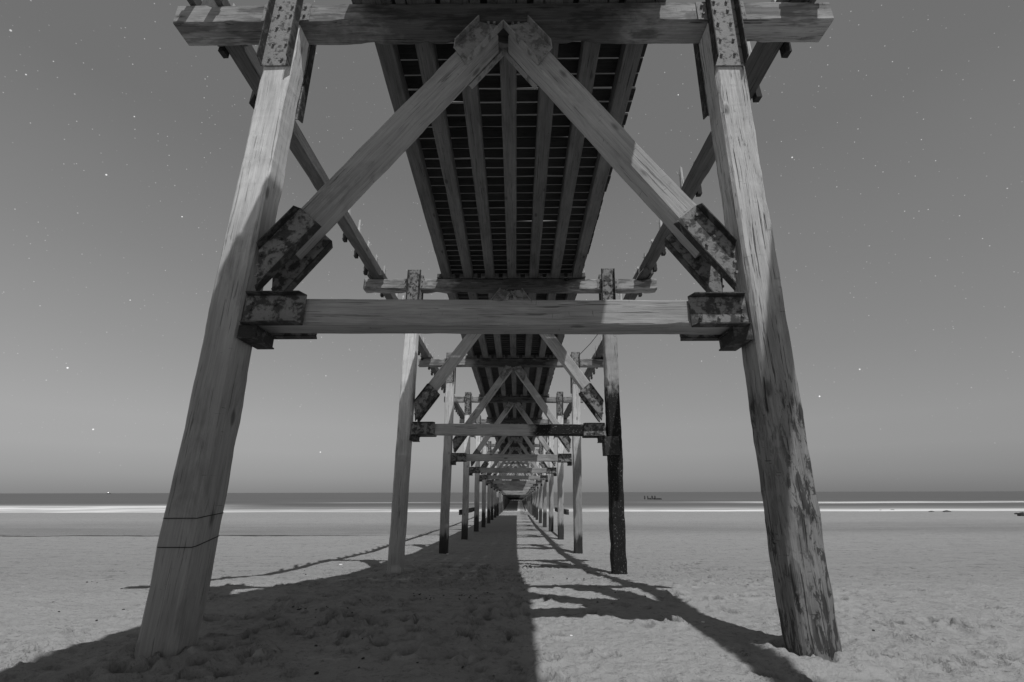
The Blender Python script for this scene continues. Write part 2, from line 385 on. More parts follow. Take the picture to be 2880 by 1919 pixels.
pit_sh = t.node('ShaderNodeAttribute', attribute_name='pit_shade').outputs['Fac']      # shade inside the footprints, painted as darker sand by dent depth
c = t.math('MULTIPLY', c, t.math('SUBTRACT', 1, t.math('MULTIPLY', pit_sh, .50)))
# wet trough and strandline
wob = t.math('MULTIPLY', t.math('SUBTRACT', t.noise(t.vmath('MULTIPLY', geo, (.03, .12, 0)), 1, 5, .65), .5), 26)
yy = t.math('ADD', gyy, wob)
wet = t.math('MULTIPLY', t.math('MULTIPLY', t.step(t.math('ADD', gyy, t.math('MULTIPLY', wob, .25)), t.mix(t.step(gxx, -7, 4), 33.0, 30.0), t.mix(t.step(gxx, -7, 4), 34.2, 42.0)), t.step(yy, 66, 40)), t.math('ADD', .6, t.math('MULTIPLY', t.step(t.noise(t.vmath('MULTIPLY', geo, (.06, .7, 0)), 1, 4, .6), .4, .6), .5)))
lf = t.step(gxx, -7, -14)
c = t.math('MULTIPLY', c, t.math('SUBTRACT', 1, t.math('MULTIPLY', wet, .30)))
nearshore = t.step(yy, 62, 80)
c = t.math('MULTIPLY', c, t.math('SUBTRACT', 1, t.math('MULTIPLY', nearshore, .05)))
yl = t.math('ADD', gyy, t.math('MULTIPLY', t.math('SUBTRACT', t.noise(t.vmath('MULTIPLY', geo, (.35, .3, 0)), 1, 4, .7), .5), 2.2))
ln = t.math('MULTIPLY', t.step(t.math('ABSOLUTE', t.math('SUBTRACT', yl, 33.2)), .55, .25), lf)
c = t.math('MULTIPLY', c, t.math('SUBTRACT', 1, t.math('MULTIPLY', ln, .8)))
t.put(b, 'Base Color', c); t.put(b, 'Roughness', t.math('SUBTRACT', .92, t.math('MULTIPLY', wet, .35))); b.inputs['Specular IOR Level'].default_value = .2
bp = t.node('ShaderNodeBump'); bp.inputs['Strength'].default_value = .9; bp.inputs['Distance'].default_value = .045
s5 = t.noise(t.vmath('MULTIPLY', geo, (2.2, 4.5, 0)), 1, 6, .75)
t.put(bp, 'Height', t.math('ADD', t.math('ADD', t.math('MULTIPLY', s2, 1.3), t.math('MULTIPLY', s5, t.math('MULTIPLY', t.step(gyy, 5, 14), 3.0))), t.math('ADD', t.math('MULTIPLY', s3, .15), t.math('MULTIPLY', t.noise(geo, 32, 4, .7), .4)))); t.l.new(bp.outputs[0], b.inputs['Normal'])
sand = obj('sand', me, m); tag(sand, 'pale trampled beach sand sloping to the sea', kind='structure')

# sea
SEA = -2.6
bm = bmesh.new(); xs = np.concatenate([-np.geomspace(30000, 10, 40), [0], np.geomspace(10, 30000, 40)]); ys = np.concatenate([[85, 95], np.geomspace(103, 30000, 60)])
gv = [[bm.verts.new((float(x), float(y), SEA)) for x in xs] for y in ys]
for j in range(len(ys) - 1):
    for i in range(len(xs) - 1): bm.faces.new((gv[j][i], gv[j][i + 1], gv[j + 1][i + 1], gv[j + 1][i]))
m, t, b = new_mat('sea_water')
geo = t.node('ShaderNodeNewGeometry').outputs['Position']; g = t.node('ShaderNodeSeparateXYZ'); t.put(g, 0, geo); gxx, gyy = g.outputs[0], g.outputs[1]
n1 = t.noise(t.vmath('MULTIPLY', geo, (.012, .02, 0)), 1, 3, .5); n2 = t.noise(t.vmath('MULTIPLY', geo, (.02, .10, 0)), 1, 4, .55)
n3 = t.noise(t.vmath('MULTIPLY', geo, (.004, .05, 0)), 1, 3, .5)
yw = t.math('ADD', gyy, t.math('MULTIPLY', t.math('SUBTRACT', n1, .5), 22))
# main surf: wide on the left, narrow on the right
wdt = t.math('ADD', 114, t.math('MULTIPLY', t.step(gxx, -60, -115), 40))
surf = t.math('ADD', t.math('MULTIPLY', t.step(yw, t.math('ADD', wdt, 14), t.math('SUBTRACT', wdt, 4)), .7), t.math('MULTIPLY', t.step(yw, t.math('ADD', wdt, 45), wdt), .3))
band2 = t.math('MULTIPLY', t.math('MULTIPLY', t.step(yw, 172, 186), t.step(yw, 226, 196)), t.step(gxx, 35, 110))
band3 = t.math('MULTIPLY', t.math('MULTIPLY', t.math('MULTIPLY', t.step(yw, 192, 200), t.step(yw, 214, 204)), t.step(gxx, -120, -40)), t.step(gxx, 10, -20))
wisps = t.math('MULTIPLY', t.step(n2, .58, .75), t.step(gyy, 420, 160))
foam = t.math('ADD', t.math('MULTIPLY', surf, .92), t.math('ADD', t.math('MULTIPLY', band2, .62), t.math('ADD', t.math('MULTIPLY', band3, .35), t.math('MULTIPLY', wisps, .15))), clamp=True)
strk = t.noise(t.vmath('MULTIPLY', geo, (.012, .35, 0)), 1, 5, .65)
foam = t.math('MULTIPLY', foam, t.math('ADD', .5, t.math('MULTIPLY', t.step(strk, .36, .60), .75)), clamp=True)
foam = t.math('MAXIMUM', foam, t.math('MULTIPLY', t.step(yw, 117, 106), .6))
foam = t.math('MULTIPLY', foam, t.math('ADD', .5, t.math('MULTIPLY', t.step(t.noise(t.vmath('MULTIPLY', geo, (.022, .04, 0)), 1, 4, .6), .36, .58), .6)), clamp=True)
c = t.mix(foam, t.math('ADD', .115, t.math('MULTIPLY', t.math('SUBTRACT', n3, .5), .06)), .78)
t.put(b, 'Base Color', c); t.put(b, 'Roughness', t.mix(foam, .55, .9)); b.inputs['Specular IOR Level'].default_value = .28; b.inputs['IOR'].default_value = 1.33
bp = t.node('ShaderNodeBump'); bp.inputs['Strength'].default_value = .5; bp.inputs['Distance'].default_value = .25
t.put(bp, 'Height', t.noise(t.vmath('MULTIPLY', geo, (.25, 1.2, 0)), 1, 3, .6)); t.l.new(bp.outputs[0], b.inputs['Normal'])
sea = obj('sea', bm, m); tag(sea, 'calm grey sea with blurred white surf lines', kind='structure')

# ------------------------------------------------------------------ the pier
NB = 30; DY = 8.3; DZ = -.185
pier = bpy.data.objects.new('pier', None); COL.objects.link(pier); pier.location = (0, 0, 0)
tag(pier, 'long derelict timber pier on trestle frames running across the beach into the sea', 'pier')

Y0, Y1 = 4.55, 4.91      # front and back face of the first frame
YC = (Y0 + Y1) / 2

def channel(bm, a0, a1, b0, b1, yw_, sgn, flange=.10, th=.014, bolts=(), taper=.05, taper1=None):
    """U channel: web polygon a0-a1 (one flange edge) and b0-b1 (other flange edge), flanges stick out by sgn*Y"""
    y2 = yw_ + sgn * th
    prism(bm, [a0, a1, b1, b0], min(yw_, y2), max(yw_, y2))
    c = ((a0[0] + a1[0] + b0[0] + b1[0]) / 4, (a0[1] + a1[1] + b0[1] + b1[1]) / 4)
    for p, q in ((a0, a1), (b0, b1)):
        d = Vector((q[0] - p[0], q[1] - p[1])); L = d.length; d /= L; nrm = Vector((-d.y, d.x))
        if (Vector(c) - Vector(p)).dot(nrm) > 0: nrm = -nrm
        # flange: thin plate with tapered ends, lies outside the web edge
        t1 = taper if taper1 is None else taper1
        prof = [(0, 0), (L, 0), (L - t1, flange), (taper, flange)]
        va, vb = [], []
        for (sv_, h) in prof:
            P = Vector(p) + d * sv_; Q = P + nrm * th
            va.append(bm.verts.new((P.x, yw_ + sgn * h, P.y))); vb.append(bm.verts.new((Q.x, yw_ + sgn * h, Q.y)))
        ff = [bm.faces.new(va), bm.faces.new(vb[::-1])] + [bm.faces.new((va[i], vb[i], vb[(i + 1) % 4], va[(i + 1) % 4])) for i in range(4)]
        for q_ in ff: q_.material_index = 1
    for (bx, bz) in bolts: bolt(bm, bx, y2, bz, sgn=sgn)

def bracket(bm, mat, flange=None):
    o = obj('bracket', bm, mat); o.data.materials.append(flange or M['steel_dark']); return o

def lerp2(a, b, q): return (a[0] + (b[0] - a[0]) * q, a[1] + (b[1] - a[1]) * q)

bent = {}
# posts
def make_post(side, mat, seed, bottom=-2.6, gnarl=0., **kw):
    if side < 0: p0, p1, w0, w1 = (-3.15, YC, bottom), (-3.17, YC, 7.56), .36, .38
    else: p0, p1, w0, w1 = (2.585 - .031 * (0 - bottom) * .6, YC, bottom), (2.85, YC, 7.50), .33, .40
    return timber('post', p0, p1, w0, .36, mat, pier, seed, w1=w1, gnarl=gnarl, ch=.03, rough=.006, chips=.15, **kw)

def post_brackets(side):
    cx = -3.165 if side < 0 else 2.84; lean = 0.0 if side < 0 else .028; bx = -3.16 if side < 0 else 2.81
    out = []
    for sgn, y, zb in ((-1, Y0 - .012, 6.76 if side < 0 else 6.68), (1, Y1 + .012, 6.25)):
        bm = bmesh.new(); h = .185
        xb = bx; xt = cx + lean
        bl = []
        for z in (6.86, 7.12, 7.42, 7.66, 7.82):
            q = (z - zb) / (8.3 - zb)
            for dx in (-.085, .085): bl.append((xb + (xt - xb) * q + dx + .008 * math.sin(z * 40), z))
        if sgn > 0: bl = bl[2:]
        channel(bm, (xb - h, zb), (xt - h, 8.22), (xb + h, zb), (xt + h, 8.22), y, sgn, .125, bolts=bl)
        o = bracket(bm, M['steel_pale']); out.append(o)
    return out

POSTL = make_post(-1, M['post'], 1, seg=.09, ragged=0); POSTR = make_post(1, M['post_old'], 2, gnarl=.014, seg=.07)
for o_, s_ in ((POSTL, -1), (POSTR, 1)):
    for br in post_brackets(s_): attach(br, o_)

# cap beam
CAPL, CAPR = (-4.74, YC, 7.765), (4.37, YC, 7.70)
CAP = timber('cap_beam', CAPL, CAPR, .35, Y1 - Y0 - .004, M['cap'], pier, 5, seg=.10, chips=.8, rough=.006)
def capplate(x, zc):
    bm = bmesh.new(); box(bm, x - .33, x + .33, Y0 - .010, Y0 + .004, zc - .165, zc + .165)
    for dx in (-.26, .26):
        for dz in (-.08, .08): bolt(bm, x + dx, Y0 - .010, zc + dz)
    return obj('splice_plate', bm, M['steel_pale'])
for x, zc in ((-3.17, 7.76), (2.85, 7.70)): attach(capplate(x, zc), CAP)

# tie beam
TIE = timber('tie_beam', (-2.955, YC + .01, 3.285), (2.49, YC + .01, 3.235), .30, .32, M['beam'], pier, 8, seg=.12, chips=.3, rough=.004)
for s_, (xa, xb, zc) in ((-1, (-2.945, -2.29, 3.285)), (1, (1.87, 2.48, 3.24))):
    for sgn, y in ((-1, YC - .165), (1, YC + .185)):
        bm = bmesh.new(); L = abs(xb - xa)
        if s_ < 0: rows = [(xa + .07, 3.36), (xa + .07, 3.29), (xa + .07, 3.20), (xa + .33, 3.34), (xa + .33, 3.20), (xb - .09, 3.34), (xb - .09, 3.20)]
        else: rows = [(xb - .06, 3.33), (xb - .06, 3.27), (xb - .06, 3.18), (xa + .3, 3.31), (xa + .3, 3.16), (xa + .1, 3.31), (xa + .1, 3.16)]
        channel(bm, (xa, zc - .165), (xb, zc - .165), (xa, zc + .165), (xb, zc + .165), y, sgn, .115, bolts=rows, taper=.04)
        attach(bracket(bm, M['steel']), TIE)
    # bearing block: short hollow box section below the tie, against the post
    bm = bmesh.new(); xi, xo = (-2.955, -2.765) if s_ < 0 else (2.485, 2.295); za, zb = zc - .33, zc - .184; th = .016
    x0_, x1_ = min(xi, xo), max(xi, xo)
    box(bm, x0_, x1_, Y0 - .02, Y1 + .03, za, za + th); box(bm, x0_, x1_, Y0 - .02, Y1 + .03, zb - th, zb)
    if s_ < 0: box(bm, x0_, x0_ + th, Y0 - .02, Y1 + .03, za + th, zb - th)
    else: box(bm, x1_ - th, x1_, Y0 - .02, Y1 + .03, za + th, zb - th)
    box(bm, x0_ + (th if s_ < 0 else 0), x1_ - (0 if s_ < 0 else th), Y0 - .018, Y0, za + th, zb - th)
    if s_ < 0: box(bm, x1_ - .03, x1_ - .014, Y0 + .03, Y1 + .02, za + th, zb - th)
    else: box(bm, x0_ + .014, x0_ + .03, Y0 + .03, Y1 + .02, za + th, zb - th)
    attach(obj('bearing_block', bm, M['steel_dark']), TIE)

# braces
BR = []
for s_ in (-1, 1):
    if s_ < 0: A, B, slope = (-.34, 7.44), (-2.70, 4.14), 1.40
    else: A, B, slope = (.04, 7.43), (2.27, 4.13), 1.48
    d = Vector((B[0] - A[0], B[1] - A[1])).normalized(); nrm = Vector((-d.y, d.x)) * (1 if s_ > 0 else -1)    # nrm points to the outer (upper) side
    if nrm.y < 0: nrm = -nrm
    bo = timber('brace', (A[0], YC + .005, A[1]), (B[0], YC + .005, B[1]), .30, .29, M['brace'], pier, 12 + s_, seg=.12, chips=.25, rough=.004)
    BR.append(bo); h = .18
    A2 = Vector(A); B2 = Vector(B)
    for sgn, y in ((-1, YC - .152), (1, YC + .162)):
        # upper end: flanges run up to the centre line
        bm = bmesh.new()
        ou0, ou1 = A2 + nrm * h + d * .56, A2 + nrm * h - d * .02
        hi = .13
        in0, in1 = A2 - nrm * hi + d * .70, A2 - nrm * hi - d * .40
        # inner flange must stop at the centre line
        cx = -.155
        tq = (cx - (A2 - nrm * hi).x) / d.x; in1 = A2 - nrm * hi + d * (tq + .012)
        if ou1.y > 7.58: ou1 = ou1 + d * ((ou1.y - 7.58) / -d.y)
        if in1.y > 7.58: in1 = in1 + d * ((in1.y - 7.58) / -d.y)
        mid = lambda q0, q1, k: (q0 * (1 - k) + q1 * k)
        bl = [tuple(mid(mid(ou0, in0, .22), mid(ou1, in1, .22), .15)), tuple(mid(mid(ou0, in0, .3), mid(ou1, in1, .3), .55)), tuple(mid(mid(ou0, in0, .75), mid(ou1, in1, .75), .5)),
              (ou1.x + (.12 if s_ < 0 else -.12), ou1.y - .04), (ou1.x + (.2 if s_ < 0 else -.2), ou1.y - .04)]
        channel(bm, tuple(ou0), tuple(ou1), tuple(in0), tuple(in1), y, sgn, .105, bolts=bl, taper=.05, taper1=.004)
        attach(bracket(bm, M['steel_mid'], M['steel_mid']), bo)
        # lower end: runs on past the timber to the post
        bm = bmesh.new(); xp = -2.955 if s_ < 0 else 2.51
        O = B2 + nrm * .115; I = B2 - nrm * .24
        ou0 = O - d * .46; tq = (xp + (.03 if s_ < 0 else -.03) - O.x) / d.x; ou1 = O + d * tq
        in0 = I - d * .42; tq = (xp + (.03 if s_ < 0 else -.03) - I.x) / d.x; zlim = 3.50
        in1 = I + d * tq
        if in1.y < zlim: in1 = in1 + d * ((in1.y - zlim) / -d.y) * 1.0
        bl = [tuple(mid(ou0, in0, .25)[i] + d[i] * .1 for i in (0, 1)), tuple(mid(ou0, in0, .75)[i] + d[i] * .12 for i in (0, 1)),
              tuple(mid(ou0, in0, .3)[i] + d[i] * .42 for i in (0, 1)), tuple(mid(ou0, in0, .7)[i] + d[i] * .44 for i in (0, 1)),
              (xp - s_ * .07, 3.95), (xp - s_ * .07, 3.83), (xp - s_ * .07, 3.70)]
        channel(bm, tuple(ou0), tuple(ou1), tuple(in0), tuple(in1), y, sgn, .105, bolts=bl, taper=.045)
        attach(bracket(bm, M['steel']), bo)

# wires twisted round the front left post, a cracked strap on the right one
for z, dz, dz2 in ((1.175, .0, .035), (.925, .0, .07)):
    bm = bmesh.new(); hw, hd, c_ = .187, .186, .03
    tube(bm, [(-3.15 - hw, YC + hd - c_, z + dz2), (-3.15 - hw, YC - hd + c_, z), (-3.15 - hw + c_, YC - hd, z), (-3.15, YC - hd - .003, z), (-3.15 + hw - c_, YC - hd, z + dz), (-3.15 + hw, YC - hd + c_, z + dz + .01),
              (-3.15 + hw, YC + hd - c_, z + dz2), (-3.15 + hw - c_, YC + hd, z + dz2), (-3.15 - hw + c_, YC + hd, z + dz2)], .004)
    o = obj('wire_band', bm, M['wire']); attach(o, POSTL)

# variants of post meshes for the frames behind
VL = [timber_mesh('post', 10.9, .36, .36, M['post'], 30 + k, w1=.38, ch=.03, rough=.008, seg=.2) for k in range(4)]
VR = [timber_mesh('post', 10.85, .34, .36, M['post'], 40 + k, w1=.38, ch=.03, rough=.008, seg=.2) for k in range(4)]
TARP = timber_mesh('post', 10.85, .35, .36, M['post_tar'], 51, w1=.38, ch=.035, rough=.014, gnarl=.03, seg=.12)
TIET = timber_mesh('tie_beam', 5.445, .30, .32, M['tie_tar'], 52)
VT = [TIE.data] + [timber_mesh('tie_beam', 5.445, .30, .32, M['beam'], 60 + k) for k in range(2)]
VC = [CAP.data] + [timber_mesh('cap_beam', 9.11, .35, .356, M['cap'], 65 + k, chips=1.2) for k in range(2)]
def dup(o, dv, par, data=None, k=True):
    c = o.copy(); COL.objects.link(c)
    if data is not None: c.data = data
    if par is pier:
        c.parent = pier; c.matrix_basis = Matrix.Translation(dv) @ o.matrix_basis
    else: c.parent = par; c.matrix_parent_inverse = o.matrix_parent_inverse.copy()
    for ch in list(o.children):
        if ch.name.startswith('wire_band'): continue
        dup(ch, dv, c)
    return c
rb = random.Random(5)
for i in range(1, NB):
    dv = Vector((rb.uniform(-.03, .03), DY * i, DZ * i))
    drop = 0
    pl = dup(POSTL, dv, pier, VL[i % 4]); pr = dup(POSTR, dv, pier, TARP if i == 1 else VR[i % 4])
    # post meshes of the copies start lower so that they reach sand or sea bed
    for q in (pl, pr):
        ex = Vector((0, 0, -.62)); q.matrix_basis = Matrix.Translation(ex) @ q.matrix_basis
        for chd in q.children: chd.location = (0, 0, .62)
    for q, ps in ((pl, 1), (pr, 1)):
        if i in (1, 3, 6):
            for chd in q.children:
                sl_ = chd.material_slots[0]; sl_.link = 'OBJECT'; sl_.material = M['steel']
    if i == 1: tag(pr, 'post blackened with tar and weed')
    dup(CAP, dv, pier, VC[i % 3]); tb = dup(TIE, dv, pier, TIET if i == 1 else VT[i % 3])
    if i == 1: tag(tb, 'tie beam with its right half tarred black')
    for q in BR: dup(q, dv, pier)
    if i == 1:
        bm = bmesh.new(); box(bm, 2.40, 2.80, Y0 - .035, Y1 + .03, 2.55, 3.05)
        sl = obj('collar', bm, M['steel_dark']); bmesh_ = None
        sl.parent = pr; sl.matrix_parent_inverse = POSTR.matrix_basis.inverted(); sl.location = (.03, 0, .62)

for o in list(pier.children):      # the frames standing in the sea all get the dark far timber
    if o.matrix_basis.translation.y > 4.7 + DY * 12.5:
        for q in [o] + list(o.children):
            for sl_ in q.material_slots: sl_.link = 'OBJECT'; sl_.material = M['far']
# ------------------------------------------------------------------ deck: seven stringers, cleats, planks
GAP0, GAP1 = 76.0, 106.0         # the deck has fallen away between these
def zc(Y): return 7.93 + DZ * (Y - YC) / DY          # cap top at Y
SX0 = [-2.0, -1.39, -.76, -.10, .55, 1.19, 1.85]
SX = [-2.17, -1.47, -.80, -.12, .57, 1.24, 1.90]
runs = [(-9, 4.72)] + [(4.73 + DY * k, 4.72 + DY * (k + 1)) for k in range(8)] + [(4.73 + DY * 8, GAP0), (GAP1, 4.73 + DY * (NB - 1) + .4)]
for si, x in enumerate(SX):
    for k, (a, b2) in enumerate(runs):
        xa_ = SX0[si] if k < 2 else x; xb_ = SX0[si] if k == 0 else x
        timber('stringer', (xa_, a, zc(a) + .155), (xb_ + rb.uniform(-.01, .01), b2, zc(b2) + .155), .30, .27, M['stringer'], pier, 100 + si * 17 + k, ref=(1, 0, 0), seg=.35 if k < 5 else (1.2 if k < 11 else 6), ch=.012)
CL = {}
for s_ in (-1, 1):
    bm = bmesh.new(); q = lambda a_, b_: sorted((s_ * a_, s_ * b_))
    box(bm, *q(.002, .14), -.24, .30, .004, .020); box(bm, *q(.002, .018), -.24, .30, .021, .15); box(bm, *q(.020, .135), -.20, -.02, .021, .15)
    bolt(bm, s_ * .09, .14, .10, .022, .04, 'x', s_)
    d = bpy.data.meshes.new('cleat'); bmesh.ops.recalc_face_normals(bm, faces=bm.faces[:]); bm.to_mesh(d); bm.free(); d.materials.append(M['stringer']); CL[s_] = d
for i in range(0, 7):
    for x in (SX0 if i == 0 else SX):
        for s_ in (-1, 1):
            o = obj('cleat', CL[s_], None, pier); o.location = (x + s_ * .138, YC + DY * i, 7.93 + DZ * i)
PW = .288; rp = random.Random(21); rest = bmesh.new(); count = 0
y = -9.0
while y < 4.73 + DY * (NB - 1):
    if GAP0 < y < GAP1: y += PW; continue
    z = zc(y) + .300; gap = .027 + rp.uniform(-.008, .008); xa = -2.20 - .12 * min(1, max(0, (y - 5) / 7)) + rp.uniform(-.03, .01); xb = 2.14 + rp.uniform(-.015, .02)
    if y > 4.9 and count < 100:
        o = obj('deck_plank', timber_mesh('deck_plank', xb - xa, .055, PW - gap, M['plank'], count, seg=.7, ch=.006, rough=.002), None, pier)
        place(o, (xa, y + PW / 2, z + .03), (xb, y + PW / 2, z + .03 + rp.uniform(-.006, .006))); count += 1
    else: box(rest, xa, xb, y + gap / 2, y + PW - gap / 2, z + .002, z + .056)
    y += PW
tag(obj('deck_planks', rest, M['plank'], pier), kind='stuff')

# ------------------------------------------------------------------ side beams along the cap ends with broken rail stubs
def stub_mesh(seed, hgt):
    rs = random.Random(seed); bm = bmesh.new(); a, b_ = .045, .062; low = -.40
    lv = [low, -.2, 0, hgt * .35, hgt * .7, hgt]; rings = []
    for i, z in enumerate(lv):
        k = 1 if z <= 0 else 1 - .5 * (z / hgt) ** 1.5
        lean = .02 * max(0, z)
        ring = [(-a * k, -b_), (a * k, -b_), (a * k, b_ * (1 if z <= 0 else k)), (-a * k, b_ * (1 if z <= 0 else k))]
        rings.append([bm.verts.new((x + lean + rs.uniform(-.006, .006), y + rs.uniform(-.006, .006), z + (rs.uniform(-.14, .10) if i == 5 else 0))) for x, y in ring])
    for i in range(5):
        for k in range(4): bm.faces.new((rings[i][k], rings[i][(k + 1) % 4], rings[i + 1][(k + 1) % 4], rings[i + 1][k]))
    bm.faces.new(rings[0][::-1]); bm.faces.new(rings[-1])
    for z in (-.32, -.2, -.07): bolt(bm, a if seed % 2 else -a, 0, z, .014, .03, 'x', 1 if seed % 2 else -1)
    if hgt > .3: tube(bm, [(0, 0, hgt * .8), (-.07 if seed % 2 else .07, -.02, hgt * .85), (-.085 if seed % 2 else .085, 0, hgt * .93)], .008, 5)
    bmesh.ops.recalc_face_normals(bm, faces=bm.faces[:])
    for fa in bm.faces: fa.material_index = 1 if fa.calc_center_median().z < .02 else 0
    d = bpy.data.meshes.new('rail_stub'); bm.to_mesh(d); bm.free(); d.materials.append(M['stub']); d.materials.append(M['plank']); return d
rs = random.Random(9)
SM = [stub_mesh(k, h) for k, h in enumerate((.85, .7, 1.0, .6, .75, .8, .6, .95))]
SMr = [SM[k] for k in (1, 3, 5, 7)]; SMl = [SM[k] for k in (0, 2, 4, 6)]
SIDE = ((-4.34, -1), (4.00, 1)); stubn = 0
for x, s_ in SIDE:
    for k in range(11):
        if k == 0 and s_ < 0: continue
        a = -6.0 if k == 0 else (4.62 if k == 1 and s_ < 0 else 4.73 + DY * (k - 1)); b2 = 4.72 if k == 0 else 4.72 + DY * k
        if k == 10: a, b2 = GAP1, 4.73 + DY * (NB - 1)
        sb = timber('side_beam', (x, a, zc(a) + .155), (x, b2, zc(b2) + .155), .30, .27, M['side'], pier, 300 + k + (50 if s_ > 0 else 0), ref=(1, 0, 0), seg=.3 if k < 4 else 2, ch=.014, chips=.5, rough=.004)
        if 1 <= k <= 5:
            yy_ = math.ceil((a - 5.29) / .88) * .88 + 5.29
            while yy_ < b2 - .1:
                if rs.random() < .93:
                    o = bpy.data.objects.new('rail_stub', rs.choice(SMl if s_ < 0 else SMr)); COL.objects.link(o); o.parent = sb
                    o.matrix_parent_inverse = sb.matrix_basis.inverted(); o.location = (x + s_ * .19, yy_ + rs.uniform(-.03, .03), zc(yy_) + .32); o.scale = (1, 1, rs.uniform(.85, 1.15)); stubn += 1
                yy_ += .88
    for i in range(0, 9):        # packing timbers where the side beam crosses each cap
        yb = YC + DY * i; zb = 7.93 + DZ * i; bm = bmesh.new()
        for q in (-1, 1):
            xo = x + q * .145; xa, xb = sorted((xo, xo + q * .09)); box(bm, xa, xb, yb - .42, yb + .46, zb + .006, zb + .17)
            bolt(bm, xo + q * .09, yb - .3, zb + .09, .025, .04, 'x', q); bolt(bm, xo + q * .09, yb + .3, zb + .09, .025, .04, 'x', q)
        obj('packing_timber', bm, M['side'], pier)

far = bmesh.new(); rf = random.Random(4)
for k in range(60):
    y = 79.5 + k * 2.77
    if abs((y - YC) % DY) < .5: continue
    zt = zc(y) - .3
    for x in (-3.16, 2.6): box(far, x - .16 + rf.uniform(-.05, .05), x + .16, y - .15, y + .15, -7, zt)
    if k % 3 == 0: box(far, -3.0, 2.45, y - .08, y + .08, zt - 5.3, zt - 5.0)
for k in range(5):
    for x in (-2.3, -1.5, -.7, .1, .9, 1.7): box(far, x - .15, x + .15, 232 + k * 2.9, 232.3 + k * 2.9, -7, zc(235) - .3)
tag(obj('pile_rows', far, M['stringer'], pier), kind='stuff')
# loose iron rods hanging off the right hand beam
for pts in ([(4.0, 12.3, 7.72), (3.86, 12.1, 7.74), (3.62, 12.0, 7.45), (3.44, 11.9, 7.16)], [(3.55, 17.4, 7.75), (2.96, 17.2, 7.0), (2.45, 17.0, 6.45)]):
    bm = bmesh.new(); tube(bm, pts, .016, 6); obj('hanging_rod', bm, M['wire'], pier)
# low walings bolted between the fourth and fifth frames
for x in (-3.42, 3.08):
    timber('waling', (x, 29.4, .25), (x, 38.4, .12), .30, .16, M['steel_dark'], pier, 400, ref=(1, 0, 0), seg=.6)


# ------------------------------------------------------------------ things on the beach and at sea
def gz(x, y): return float(np.interp(y, PX, PZ))
ix_ = lambda x, y: float(ZZ[np.clip(np.searchsorted(gy, y), 0, ny - 1), np.clip(np.searchsorted(gx, x), 0, nx - 1)])
m, t, b = new_mat('dark_pebble'); co = t.node('ShaderNodeTexCoord').outputs['Object']
t.put(b, 'Base Color', t.ramp(t.noise(co, 40, 3, .6), (.35, .015), (.7, .06))); b.inputs['Roughness'].default_value = .6; M['pebble'] = m
m, t, b = new_mat('pale_shell'); b.inputs['Base Color'].default_value = (.8, .8, .8, 1); b.inputs['Roughness'].default_value = .5; M['shell'] = m
m, t, b = new_mat('wet_rock'); co = t.node('ShaderNodeTexCoord').outputs['Object']
t.put(b, 'Base Color', t.ramp(t.noise(co, 3, 4, .6), (.3, .01), (.7, .05))); b.inputs['Roughness'].default_value = .6; M['rock'] = m
def lump(name, seed, mat, sub=2, flat=.55, amp=.35):
    bm = bmesh.new(); bmesh.ops.create_icosphere(bm, subdivisions=sub, radius=1)
    for v in bm.verts:
        k = 1 + amp * mn.noise(v.co * 1.3 + Vector((seed * 3.3, 0, 0))) + amp * .4 * mn.noise(v.co * 3 + Vector((0, seed * 2., 0)))
        v.co = Vector((v.co.x * k, v.co.y * k * .8, v.co.z * k * flat))
    d = bpy.data.meshes.new(name); bm.to_mesh(d); bm.free(); d.materials.append(mat); return d
PM = [lump('pebble', k, M['pebble'], 1) for k in range(5)]
rq = random.Random(31)
def pebble(x, y, r_, label, group):
    o = bpy.data.objects.new('pebble', rq.choice(PM)); COL.objects.link(o); o.location = (x, y, ix_(x, y) + r_ * .25); o.scale = (r_, r_, r_); o.rotation_euler = (rq.uniform(-.4, .4), 0, rq.uniform(0, 6))
    tag(o, label, 'pebble', group)
for k in range(26): pebble(rq.gauss(-2.3, .32), rq.gauss(6.45, .22), rq.uniform(.010, .024), 'small dark pebble in the cluster right of the front left post in shade', 'pebbles in the shade right of the front left post')
for k in range(30): pebble(rq.uniform(-1.6, .1), rq.gauss(7.3, .14), rq.uniform(.008, .020), 'small dark pebble in the thin line across the shaded sand under the deck', 'pebbles strung in a line under the deck')
for k in range(26): pebble(rq.uniform(.3, 6.5), rq.uniform(5.5, 15), rq.uniform(.010, .022), 'small dark pebble on the moonlit sand right of the deck shadow', 'pebbles on the lit sand right of the deck shadow')
for k in range(24): pebble(rq.uniform(-9, -4.2), rq.uniform(5.5, 15), rq.uniform(.010, .022), 'small dark pebble on the moonlit sand left of the pier', 'pebbles on the lit sand left of the pier')
for k in range(8): pebble(rq.uniform(-3.8, -.4), rq.uniform(3.6, 5.2), rq.uniform(.012, .024), 'dark pebble among the footprints nearest the camera', 'pebbles among the nearest footprints')
SH = lump('shell', 3, M['shell'], 1, .4)
for x, y, r_, lb in ((-5.45, 15.5, .055, 'larger white shell on the lit sand right of the front left post'), (2.1, 5.9, .02, 'tiny white shell on lit sand between the deck shadow and the front right post'), (.55, 5.35, .016, 'tiny white shell just right of the deck shadow edge'),
                     (3.35, 6.0, .022, 'tiny white shell on lit sand just right of the front right post'), (-2.85, 20.5, .05, 'white shell in the shade between the first and second frames')):
    o = bpy.data.objects.new('shell', SH); COL.objects.link(o); o.location = (x, y, ix_(x, y) + r_ * .3); o.scale = (r_, r_, r_); tag(o, lb, 'shell')
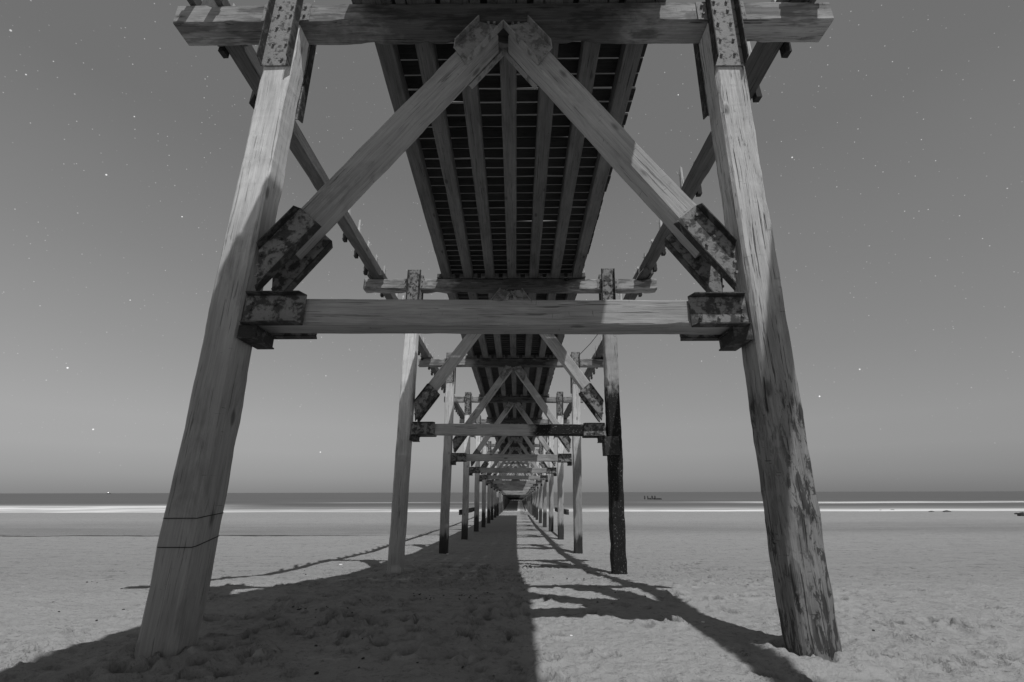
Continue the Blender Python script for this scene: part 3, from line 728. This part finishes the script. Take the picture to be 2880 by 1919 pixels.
# rocks near the waterline on the right
def on_ground(px, py, extra=0):
    d = (f * 1280 + r2 * (px - 1440) + u2 * (959.5 - py)); d /= d.y
    lo, hi = 1., 400.
    for _ in range(50):
        md = (lo + hi) / 2
        if CAMZ + d.z * md > gz(0, md): lo = md
        else: hi = md
    return Vector((d.x * lo, lo, gz(0, lo)))
for k, (px, py, wd, lb) in enumerate(((2420, 1434.5, .35, 'small low rock at the surf edge, nearest to the front right post'), (2477, 1436.5, .42, 'small low rock at the surf edge, second beyond the front right post'), (2511, 1436, .55, 'jagged low rock at the surf edge, third from the front right post'),
                                  (2664, 1440.5, .75, 'flat oblong rock alone on the wet sand at the right'), (2862, 1447, .62, 'black rock near the right edge of the picture, just below the surf'), (2880, 1452, .7, 'tall black rock cut by the right edge of the picture'),
                                  (2620, 1440, .5, 'faint low rock left of the flat oblong rock'))):
    p = on_ground(px, py); o = obj('rock', lump('rock', 20 + k, M['rock'], 2, .42 if k != 5 else .8)); o.location = p; o.scale = (wd, wd * .8, wd); o.rotation_euler[2] = k; tag(o, lb, 'rock')
# remains of a groyne standing in the sea
m, t, b = new_mat('black_groyne_timber'); b.inputs['Base Color'].default_value = (.05, .05, .05, 1); b.inputs['Roughness'].default_value = .7; M['groyne'] = m
gd = bpy.data.objects.new('groyne', None); COL.objects.link(gd); gx0 = 300.
def at_depth(px, Y, z):
    d = (f * 1280 + r2 * (px - 1440) + u2 * (959.5 - 1400)); d /= d.y
    return Vector((d.x * Y, Y, z))
GY = 276.; gd.location = at_depth(1835, GY, SEA); tag(gd, 'ruined groyne, a short row of black stakes standing in the sea', 'groyne')
for k, (px, h_, w_) in enumerate(((1813.3, 1.75, .55), (1821.8, 1.7, .5), (1826, .45, .9), (1830, .45, .5), (1834.4, 1.75, .75), (1839, .5, .7), (1842.3, 1.8, .55), (1844.5, .4, .8), (1848, .5, .8), (1852, .5, .9), (1856, .5, .9), (1859, .35, .6))):
    p = at_depth(px, GY - k * .9, SEA)
    d_ = timber_mesh('stake', h_ + 1.0, w_, .5, M['groyne'], 700 + k, seg=.5, rough=.03, ragged=.08)
    o = obj('stake', d_, None, gd); o.location = p - gd.location + Vector((0, 0, -.8))
# ship on the horizon with its lamp lit
m, t, b = new_mat('ship_hull'); b.inputs['Base Color'].default_value = (.05, .05, .05, 1); M['hull'] = m
m, t, b = new_mat('ship_lamp'); b.inputs['Emission Color'].default_value = (1, 1, 1, 1); b.inputs['Emission Strength'].default_value = 3.; M['lamp'] = m
ship = bpy.data.objects.new('ship', None); COL.objects.link(ship); d = (f * 1280 + r2 * (307 - 1440) + u2 * (959.5 - 1385)); d /= d.y
SY = 2600.; ship.location = (d.x * SY, SY, SEA); tag(ship, 'tiny distant ship showing one white light on the horizon', 'ship')
bm = bmesh.new(); prism(bm, [(-9, .2), (9, .2), (11, 2.6), (-10, 2.2)], -2, 2); obj('hull', bm, M['hull'], ship)
bm = bmesh.new(); box(bm, -7, -3, -1.5, 1.5, 2.4, 4.4); box(bm, -5.1, -4.9, -.1, .1, 4.4, 6.0); obj('wheelhouse', bm, M['hull'], ship)
bm = bmesh.new(); bmesh.ops.create_icosphere(bm, subdivisions=2, radius=1.5); o = obj('lamp', bm, M['lamp'], ship); o.location = (-5, 0, 7.2)
